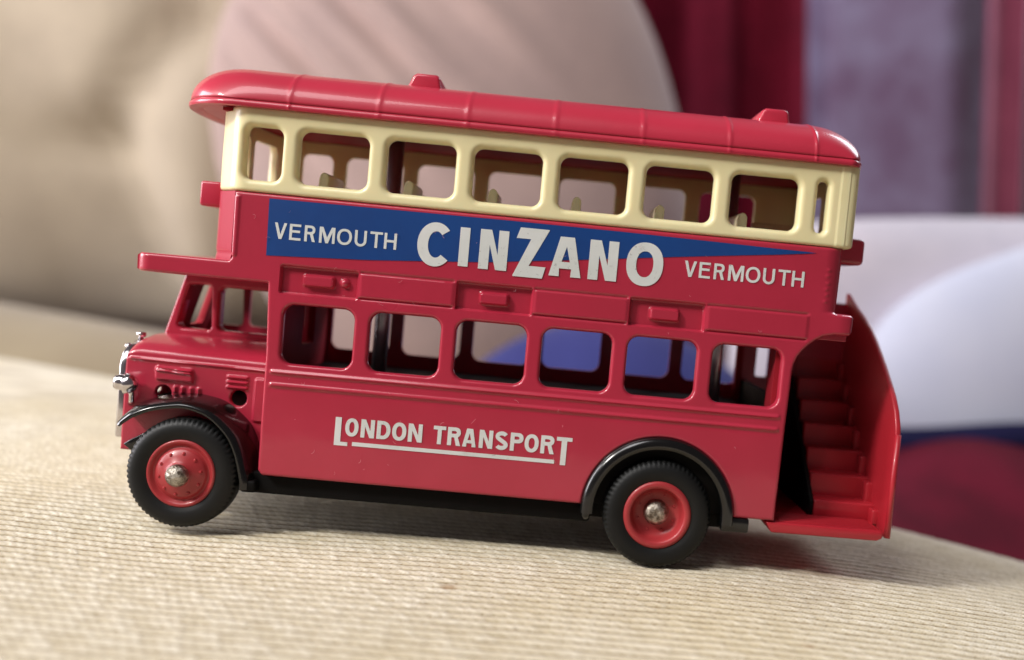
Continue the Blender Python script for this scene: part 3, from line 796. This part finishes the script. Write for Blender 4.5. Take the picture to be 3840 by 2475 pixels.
GT = [(1.0, 6.2), (1.0, 17.4), (1.25, 18.4), (2.2, 20.0), (3.5, 21.4), (5, 22.6), (7, 24.1), (9, 25.5), (11.3, 27.0), (13.5, 28.3), (16.5, 29.6), (20, 30.8), (23.9, 32.4), (23.9, 6.2)]
prism('stair_panel', GT, 81.35, 81.95, 'step', bus, .16, axis='x')
tube('panel_rail', [(81.62, .95, 6.3), (81.62, .95, 12), (81.62, .95, 17.5)], .33, 'step', bus, 12)
box('stair_ceiling', (69.5, 1.2, 26.9), (75.0, 23.1, 28.2), 'red', bus, .1)

# ------------------------------------------------------------------ lint on the paint
V = []; F = []
for k_ in range(46):
    x, z = random.uniform(11, 72), random.choice([random.uniform(8, 18), random.uniform(26, 36)])
    if (z > 20 and x > 71) or (z < 20 and x > 68) or (math.hypot(x - 56.5, z - 7) < 8.6) or (z < 20 and x < 15): continue
    a, L_, cv = random.uniform(0, 6.28), random.uniform(.15, .7), random.uniform(-3, 3)
    b0 = len(V); wd = random.uniform(.008, .015)
    for j in range(5):
        t = j / 4; aa = a + cv * (t - .5) * .8
        px, pz = x + L_ * (t - .5) * math.cos(aa), z + L_ * (t - .5) * math.sin(aa)
        V += [(px - wd * math.sin(aa), -.22, pz + wd * math.cos(aa)), (px + wd * math.sin(aa), -.22, pz - wd * math.cos(aa)), (px, -.25, pz)]
    for j in range(4):
        q = b0 + j * 3; F += [(q, q + 2, q + 5, q + 3), (q + 2, q + 1, q + 4, q + 5), (q + 1, q, q + 3, q + 4)]
o = link('lint', V, F, 'lint', bus); o['kind'] = 'stuff'

# ------------------------------------------------------------------ cushion under the bus (world millimetres)
def cushion_z(X, Y):
    c, th, b, kx = 42.1, .4846, 6.4976e-3, 15.8e-4
    d = X * math.sin(th) + Y * math.cos(th) - c
    dd = np.log1p(np.exp(np.clip(d / 8, -40, 40))) * 8
    dd = np.where(d > 300, d, dd)
    z = -.088 * X - kx * np.where(X > 0, X * X, 0) / (1 + np.maximum(X, 0) / 120) - b * np.where(dd < 110, dd ** 2, 110 ** 2 + 30 * (dd - 110))
    return z - .25 * np.exp(-((X / 7) ** 2 + ((Y - 1.5) / 4) ** 2)) - .2 - .75 * np.exp(-(((X + 50) / 20) ** 2 + ((Y + 6) / 15) ** 2))
ys = [-60.0]
while ys[-1] < 260:
    y = ys[-1]; ys.append(y + (1.2 if y < -41 else .155 if y < 22 else min(4, .155 * 1.022 ** ((y - 22) / .2 * .25 + 0))))
    if len(ys) > 3000: break
ys = np.array(ys)
xs = np.concatenate([np.linspace(-300, -106, 60), np.arange(-105, 66, .2), np.linspace(67, 160, 40)])
Xc, Yc = np.meshgrid(xs, ys, indexing='ij')
Zc = cushion_z(Xc, Yc)
# woven ropes: rows along x, each a twisted cord
ang = -.035
Xr = Xc * math.cos(ang) + Yc * math.sin(ang); Yr = -Xc * math.sin(ang) + Yc * math.cos(ang)
Yr = Yr + .5 * np.sin(Xr * .03 + 1) + .05 * np.sin(Xr * .31 + Yr * .2)
PY, PX = 1.55, 1.0
row = np.floor(Yr / PY); v = Yr / PY - row - .5
rnd = np.sin(row * 127.1) * 43758.5453; rnd = rnd - np.floor(rnd)
ph = Xr / PX * (1 + .03 * np.sin(row * 3.1)) + rnd * 1.0 + v * 1.5 + .10 * np.sin(Xr * .7 + row * 2.0)
cell = np.floor(ph); f = ph - cell - .5
r2 = np.sin(cell * 12.9898 + row * 78.233) * 43758.5453; r2 = r2 - np.floor(r2)
body_ = np.clip(1 - np.abs(2 * v) ** 2.4, 0, 1) ** .6
ply = np.sqrt(np.clip(1 - (2 * f) ** 2 * .9, 0, 1))
dens_c = np.interp(Yc, [-40, 60, 120], [1, 1, .3])
hgt = .55 * body_ * (.86 + .14 * ply) + .07 * (r2 - .5) * body_ - .12
gap = np.clip(ss((np.abs(v) - .28) / .16) * 1.0 + ss((np.abs(f) - .36) / .12) * .55, 0, 1) * np.clip(dens_c, 0, 1)
dens = np.interp(Yc, [-41, -39, 22, 60, 110], [0, 1, 1, .7, 0]) * np.interp(Xc, [-120, -105, 62, 68], [0, 1, 1, 0])
Zc = Zc + hgt * dens
nxs, nys = Xc.shape
me = bpy.data.meshes.new('cushion')
Vt = np.stack([Xc, Yc, Zc], -1).reshape(-1, 3)
I, J = np.meshgrid(np.arange(nxs - 1), np.arange(nys - 1), indexing='ij')
a = (I * nys + J).ravel(); Fc = np.stack([a, a + nys, a + nys + 1, a + 1], 1)
# closed sides and underside
bi = np.concatenate([np.arange(nxs) * nys, (nxs - 1) * nys + np.arange(1, nys), np.arange(nxs - 2, -1, -1) * nys + nys - 1, np.arange(nys - 2, 0, -1)])
low = Vt[bi].copy(); low[:, 2] = np.minimum(low[:, 2] - 40, -60)
nb = len(bi); b0 = len(Vt); Vt = np.concatenate([Vt, low])
k_ = np.arange(nb); sideF = np.stack([bi[k_], b0 + k_, b0 + (k_ + 1) % nb, bi[(k_ + 1) % nb]], 1)
Fc = np.concatenate([Fc, sideF]).astype(np.int32); Vf = (Vt * S).astype(np.float32)
me.vertices.add(len(Vf)); me.vertices.foreach_set('co', Vf.ravel())
me.loops.add(Fc.size); me.loops.foreach_set('vertex_index', np.ascontiguousarray(Fc).ravel())
me.polygons.add(len(Fc)); me.polygons.foreach_set('loop_start', np.arange(0, Fc.size, 4, dtype=np.int32))
me.polygons.foreach_set('use_smooth', np.ones(len(Fc), bool)); me.update(calc_edges=True)
at_ = me.attributes.new('yarn', 'FLOAT', 'POINT')
at_.data.foreach_set('value', np.concatenate([r2.ravel(), np.full(nb, .5)]).astype(np.float32))
ag_ = me.attributes.new('gap', 'FLOAT', 'POINT')
ag_.data.foreach_set('value', np.concatenate([gap.ravel(), np.full(nb, .3)]).astype(np.float32))
m_, nt_, b_ = newmat('beige_canvas', (214, 198, 168), .85, 0, 0, .2)
an = nt_.nodes.new('ShaderNodeAttribute'); an.attribute_name = 'yarn'
v_ = coords(nt_)
c1 = mix(nt_, an.outputs['Fac'], lin(212, 203, 180), lin(246, 241, 226))
n1 = noise(nt_, v_, 3500, 3, .7)
c2 = mix(nt_, ramp(nt_, n1.outputs['Fac'], .3, .7).outputs[0], lin(210, 197, 168), c1)
n2 = noise(nt_, v_, 26, 3)
c3 = mix(nt_, ramp(nt_, n2.outputs['Fac'], .45, .75, (0, 0, 0, 1), (.45, .45, .45, 1)).outputs[0], c2, lin(200, 180, 128))
ag = nt_.nodes.new('ShaderNodeAttribute'); ag.attribute_name = 'gap'
c3 = mix(nt_, ag.outputs['Fac'], c3, lin(134, 114, 80))      # grooves between the pale cords painted tan, standing in for their shade
vo = nt_.nodes.new('ShaderNodeTexVoronoi'); nt_.links.new(v_, vo.inputs['Vector']); vo.inputs['Scale'].default_value = 105
d1 = ramp(nt_, vo.outputs['Distance'], .04, .11, (1, 1, 1, 1), (0, 0, 0, 1)); d2 = ramp(nt_, vo.outputs['Color'], .72, .76)
mu = nt_.nodes.new('ShaderNodeMath'); mu.operation = 'MULTIPLY'; nt_.links.new(d1.outputs[0], mu.inputs[0]); nt_.links.new(d2.outputs[0], mu.inputs[1])
mu2 = nt_.nodes.new('ShaderNodeMath'); mu2.operation = 'MULTIPLY'; nt_.links.new(mu.outputs[0], mu2.inputs[0]); mu2.inputs[1].default_value = .5
vf_ = nt_.nodes.new('ShaderNodeTexVoronoi'); nt_.links.new(v_, vf_.inputs['Vector']); vf_.inputs['Scale'].default_value = 330
f1_ = ramp(nt_, vf_.outputs['Distance'], .03, .09, (1, 1, 1, 1), (0, 0, 0, 1)); f2_ = ramp(nt_, vf_.outputs['Color'], .84, .87)
mf_ = nt_.nodes.new('ShaderNodeMath'); mf_.operation = 'MULTIPLY'; nt_.links.new(f1_.outputs[0], mf_.inputs[0]); nt_.links.new(f2_.outputs[0], mf_.inputs[1])
c4 = mix(nt_, mu2.outputs[0], c3, lin(140, 100, 52))
nt_.links.new(mix(nt_, mf_.outputs[0], c4, lin(104, 78, 46)), b_.inputs['Base Color'])
b_.inputs['Sheen Weight'].default_value = .25
bump(nt_, b_, n1.outputs['Fac'], .6, .00012)
me.materials.append(m_)
cush = bpy.data.objects.new('cushion', me); COL.objects.link(cush)
cush['label'] = 'beige coarse woven cushion that the toy bus stands on'; cush['category'] = 'cushion'

# ------------------------------------------------------------------ soft things behind (world millimetres)
M['beige'] = fabric('beige_cover', (190, 176, 156), (178, 164, 146))
M['beige_dark'] = fabric('drab_beige_cover', (160, 146, 120), (148, 134, 110))
M['pinkish'] = fabric('dusty_pink_cover', (176, 152, 146), (164, 142, 138))
M['maroon_curtain'] = fabric('maroon_curtain', (124, 20, 46), (104, 16, 38), sheen=0)
M['lavender'] = fabric('lavender_curtain', (176, 162, 196), (146, 118, 150), scale=22)
M['pillow_white'] = fabric('white_pillow', (204, 196, 206), (192, 186, 198))
M['pillow_blue'] = fabric('pale_blue_pillow', (204, 207, 224), (196, 200, 220))
M['maroon'] = fabric('maroon_blanket', (96, 12, 36), (76, 8, 28), scale=60, sheen=0)
M['navy'] = fabric('navy_edge', (30, 28, 66), (22, 22, 56), sheen=0)
M['royal'] = fabric('royal_blue_cover', (60, 64, 126), (48, 50, 106), sheen=.1, scale=14)
M['maroon_dark'] = fabric('curtain_gap_dark', (60, 34, 46), (46, 26, 36))  # near-black tone for the unlit gap beside the curtains
M['rose'] = fabric('rose_curtain', (176, 92, 118), (160, 80, 106))
M['wall'] = fabric('dull_wall', (150, 124, 124), (140, 114, 116), wstr=0)  # plain dull base tone of the wall
def tag(o, label, cat, kind=None):
    if label: o['label'] = label
    if cat: o['category'] = cat
    if kind: o['kind'] = kind
    return o
def pillow(name, c, size, mat, rot=(0, 0, 0), p=2.6, q=2.0, folds=None, nu=120, nv=72):
    """closed soft body: superellipse outline in its own x-z plane, swelling along y"""
    V = []; F = []
    for i in range(nv + 1):
        ph = -math.pi / 2 + math.pi * i / nv
        for j in range(nu):
            t = 2 * math.pi * j / nu
            ct, st_ = math.cos(t), math.sin(t); k1 = 2 / p
            ox = math.copysign(abs(ct) ** k1, ct); oz = math.copysign(abs(st_) ** k1, st_)
            r = math.cos(ph); y = math.copysign(abs(math.sin(ph)) ** (2 / q), math.sin(ph))
            P = Vector((ox * r * size[0], y * size[1], oz * r * size[2]))
            if folds:
                P.y -= folds(P.x, P.z) * (1 if P.y < 0 else 0) * min(1, 2.2 * (1 - r ** 4))
            V.append(tuple(P))
    for i in range(nv):
        for j in range(nu):
            F.append((i * nu + j, i * nu + (j + 1) % nu, (i + 1) * nu + (j + 1) % nu, (i + 1) * nu + j))
    o = link(name, V, F, mat)
    bm = bmesh.new(); bm.from_mesh(o.data); bmesh.ops.remove_doubles(bm, verts=bm.verts, dist=1e-6)
    bmesh.ops.recalc_face_normals(bm, faces=bm.faces); bm.to_mesh(o.data); bm.free()
    o.data.polygons.foreach_set('use_smooth', [True] * len(o.data.polygons))
    o.location = Vector(c) * S; o.rotation_euler = [math.radians(a) for a in rot]
    return o
def crease(x, z, ax, az, bx, bz, w, h):
    ex, ez = bx - ax, bz - az; l = math.hypot(ex, ez); t = ((x - ax) * ex + (z - az) * ez) / l / l
    tt = min(1, max(0, t)); d = math.hypot(x - ax - ex * tt, z - az - ez * tt)
    return h * math.exp(-(d / w) ** 2)
def folds_left(x, z):
    return (-crease(x, z, 60, -25, 22, -75, 10, 7) - crease(x, z, 34, -75, 44, -142, 11, 10) + crease(x, z, 66, -50, 62, -150, 13, 4)
            + 2.0 * math.sin(x * .06 + z * .02) + crease(x, z, -40, -20, -30, -140, 26, 6))
def folds_pink(x, z):
    s = x * .86 + z * .50; amp = max(0, min(1, (z + 10) / 60)) * max(0, min(1, (70 - x) / 80))
    return amp * (3.6 * math.sin(s * .26) + 2.4 * math.sin(s * .47 + 1.3)) + 3 * math.sin(x * .03 + z * .02)
tag(pillow('sofa_cushion', (-215, 335, 164), (175, 60, 156), 'beige', (6, 3, 4), 4.5, 2.2, folds_left), 'large beige sofa cushion with soft folds behind the bus bonnet', 'sofa cushion')
tag(pillow('scatter_cushion', (-52, 292, 78), (92, 34, 104), 'pinkish', (10, -16, -6), 2.35, 2.0, folds_pink), 'dusty pink creased scatter cushion rising behind the bus roof', 'scatter cushion')
tag(pillow('bolster', (-190, 262, -34), (260, 58, 50), 'beige_dark', (0, 11, 6), 3.2, 2.0), 'low beige padded bolster behind the cushion at the left', 'bolster')
tag(pillow('round_cushion', (5, 215, -47), (64, 30, 64), 'royal', (0, 0, 0), 2.0, 2.0), 'royal blue round cushion seen through the lower deck windows', 'round cushion')
tag(pillow('pillow', (205, 275, 12), (150, 34, 42), 'pillow_white', (8, 0, 5), 6, 2.0), 'wide pinkish white pillow at the right, with a flat top edge', 'pillow')
tag(pillow('pillow', (172, 238, -6), (74, 24, 52), 'pillow_blue', (10, -18, 0), 3.2, 2.0), 'small pale blue pillow leaning in front of the wide one at the right edge', 'pillow')

def curtain(name, x0, x1, y, z0, z1, mat, n, amp, label, seed=0):
    V = []; F = []; m = 160; hN = 14
    rr = random.Random(seed); phs = [rr.uniform(0, 6.28) for _ in range(4)]
    for i in range(m + 1):
        t = i / m; x = x0 + (x1 - x0) * t
        for j in range(hN + 1):
            h = j / hN
            yy = y + amp * (math.sin(t * n * 6.28 + phs[0] + .25 * h) + .25 * math.sin(t * n * 13.1 + phs[1]) + .3 * math.sin(t * n * 5 + phs[2] + h))
            V.append((x + 2 * math.sin(h * 2 + phs[3]), yy, z0 + (z1 - z0) * h))
    for i in range(m):
        for j in range(hN):
            a = i * (hN + 1) + j; F.append((a, a + hN + 1, a + hN + 2, a + 1))
    o = link(name, V, F, mat)
    s = o.modifiers.new('thick', 'SOLIDIFY'); s.thickness = .003
    return tag(o, label, 'curtain')
curtain('curtain', 40, 168, 600, -120, 420, 'maroon_curtain', 1.6, 16, 'maroon curtain hanging behind the bus roof, left of the lavender one', 1)
curtain('curtain', 166, 330, 612, 55, 420, 'lavender', 1.3, 9, 'pale lavender curtain hanging at the upper right', 2)
curtain('curtain', 290, 318, 585, 55, 420, 'rose', 1.0, 7, 'narrow rose curtain strip hanging in front of the lavender one', 5)
curtain('curtain', 322, 440, 600, 55, 420, 'maroon_dark', 2.4, 12, 'very dark panel put in for the unlit curtain gap at the far right edge', 6)  # dark sheet whose colour stands in for shade in the gap

# blanket: a heap behind the stairs, with a navy hem along its top
def blanket():
    V = []; F = []; m, hN = 90, 40
    for i in range(m + 1):
        x = -70 + 420 * i / m
        for j in range(hN + 1):
            t = j / hN; y = 95 + 150 * t
            z = -64 + 42 * ss(np.array(t * 1.35)) + 3.5 * math.sin(x * .09 + t * 5) * t + 2.2 * math.sin(x * .05 - t * 9 + 1) - .03 * (x - 60)
            V.append((x, y, float(z)))
    for i in range(m):
        for j in range(hN):
            a = i * (hN + 1) + j; F.append((a, a + hN + 1, a + hN + 2, a + 1))
    o = link('blanket', V, F, 'maroon'); s = o.modifiers.new('thick', 'SOLIDIFY'); s.thickness = .004; s.offset = -1
    tag(o, 'maroon blanket lying below the white pillow, right of the bus', 'blanket')
    pts = [(20 + 330 * i / 40, 209, -20.0 - .03 * (20 + 330 * i / 40 - 60) + 1.5 * math.sin(i * .5)) for i in range(41)]
    tube('hem', pts, 5.0, 'navy', o, 10)
blanket()
o = link('wall', [(-900, 760, -400), (900, 760, -400), (900, 760, 700), (-900, 760, 700), (-900, 780, -400), (900, 780, -400), (900, 780, 700), (-900, 780, 700)],
         [(0, 1, 2, 3), (5, 4, 7, 6), (0, 3, 7, 4), (1, 5, 6, 2), (3, 2, 6, 7), (0, 4, 5, 1)], 'wall', None, smooth=False)
tag(o, None, None, 'structure')
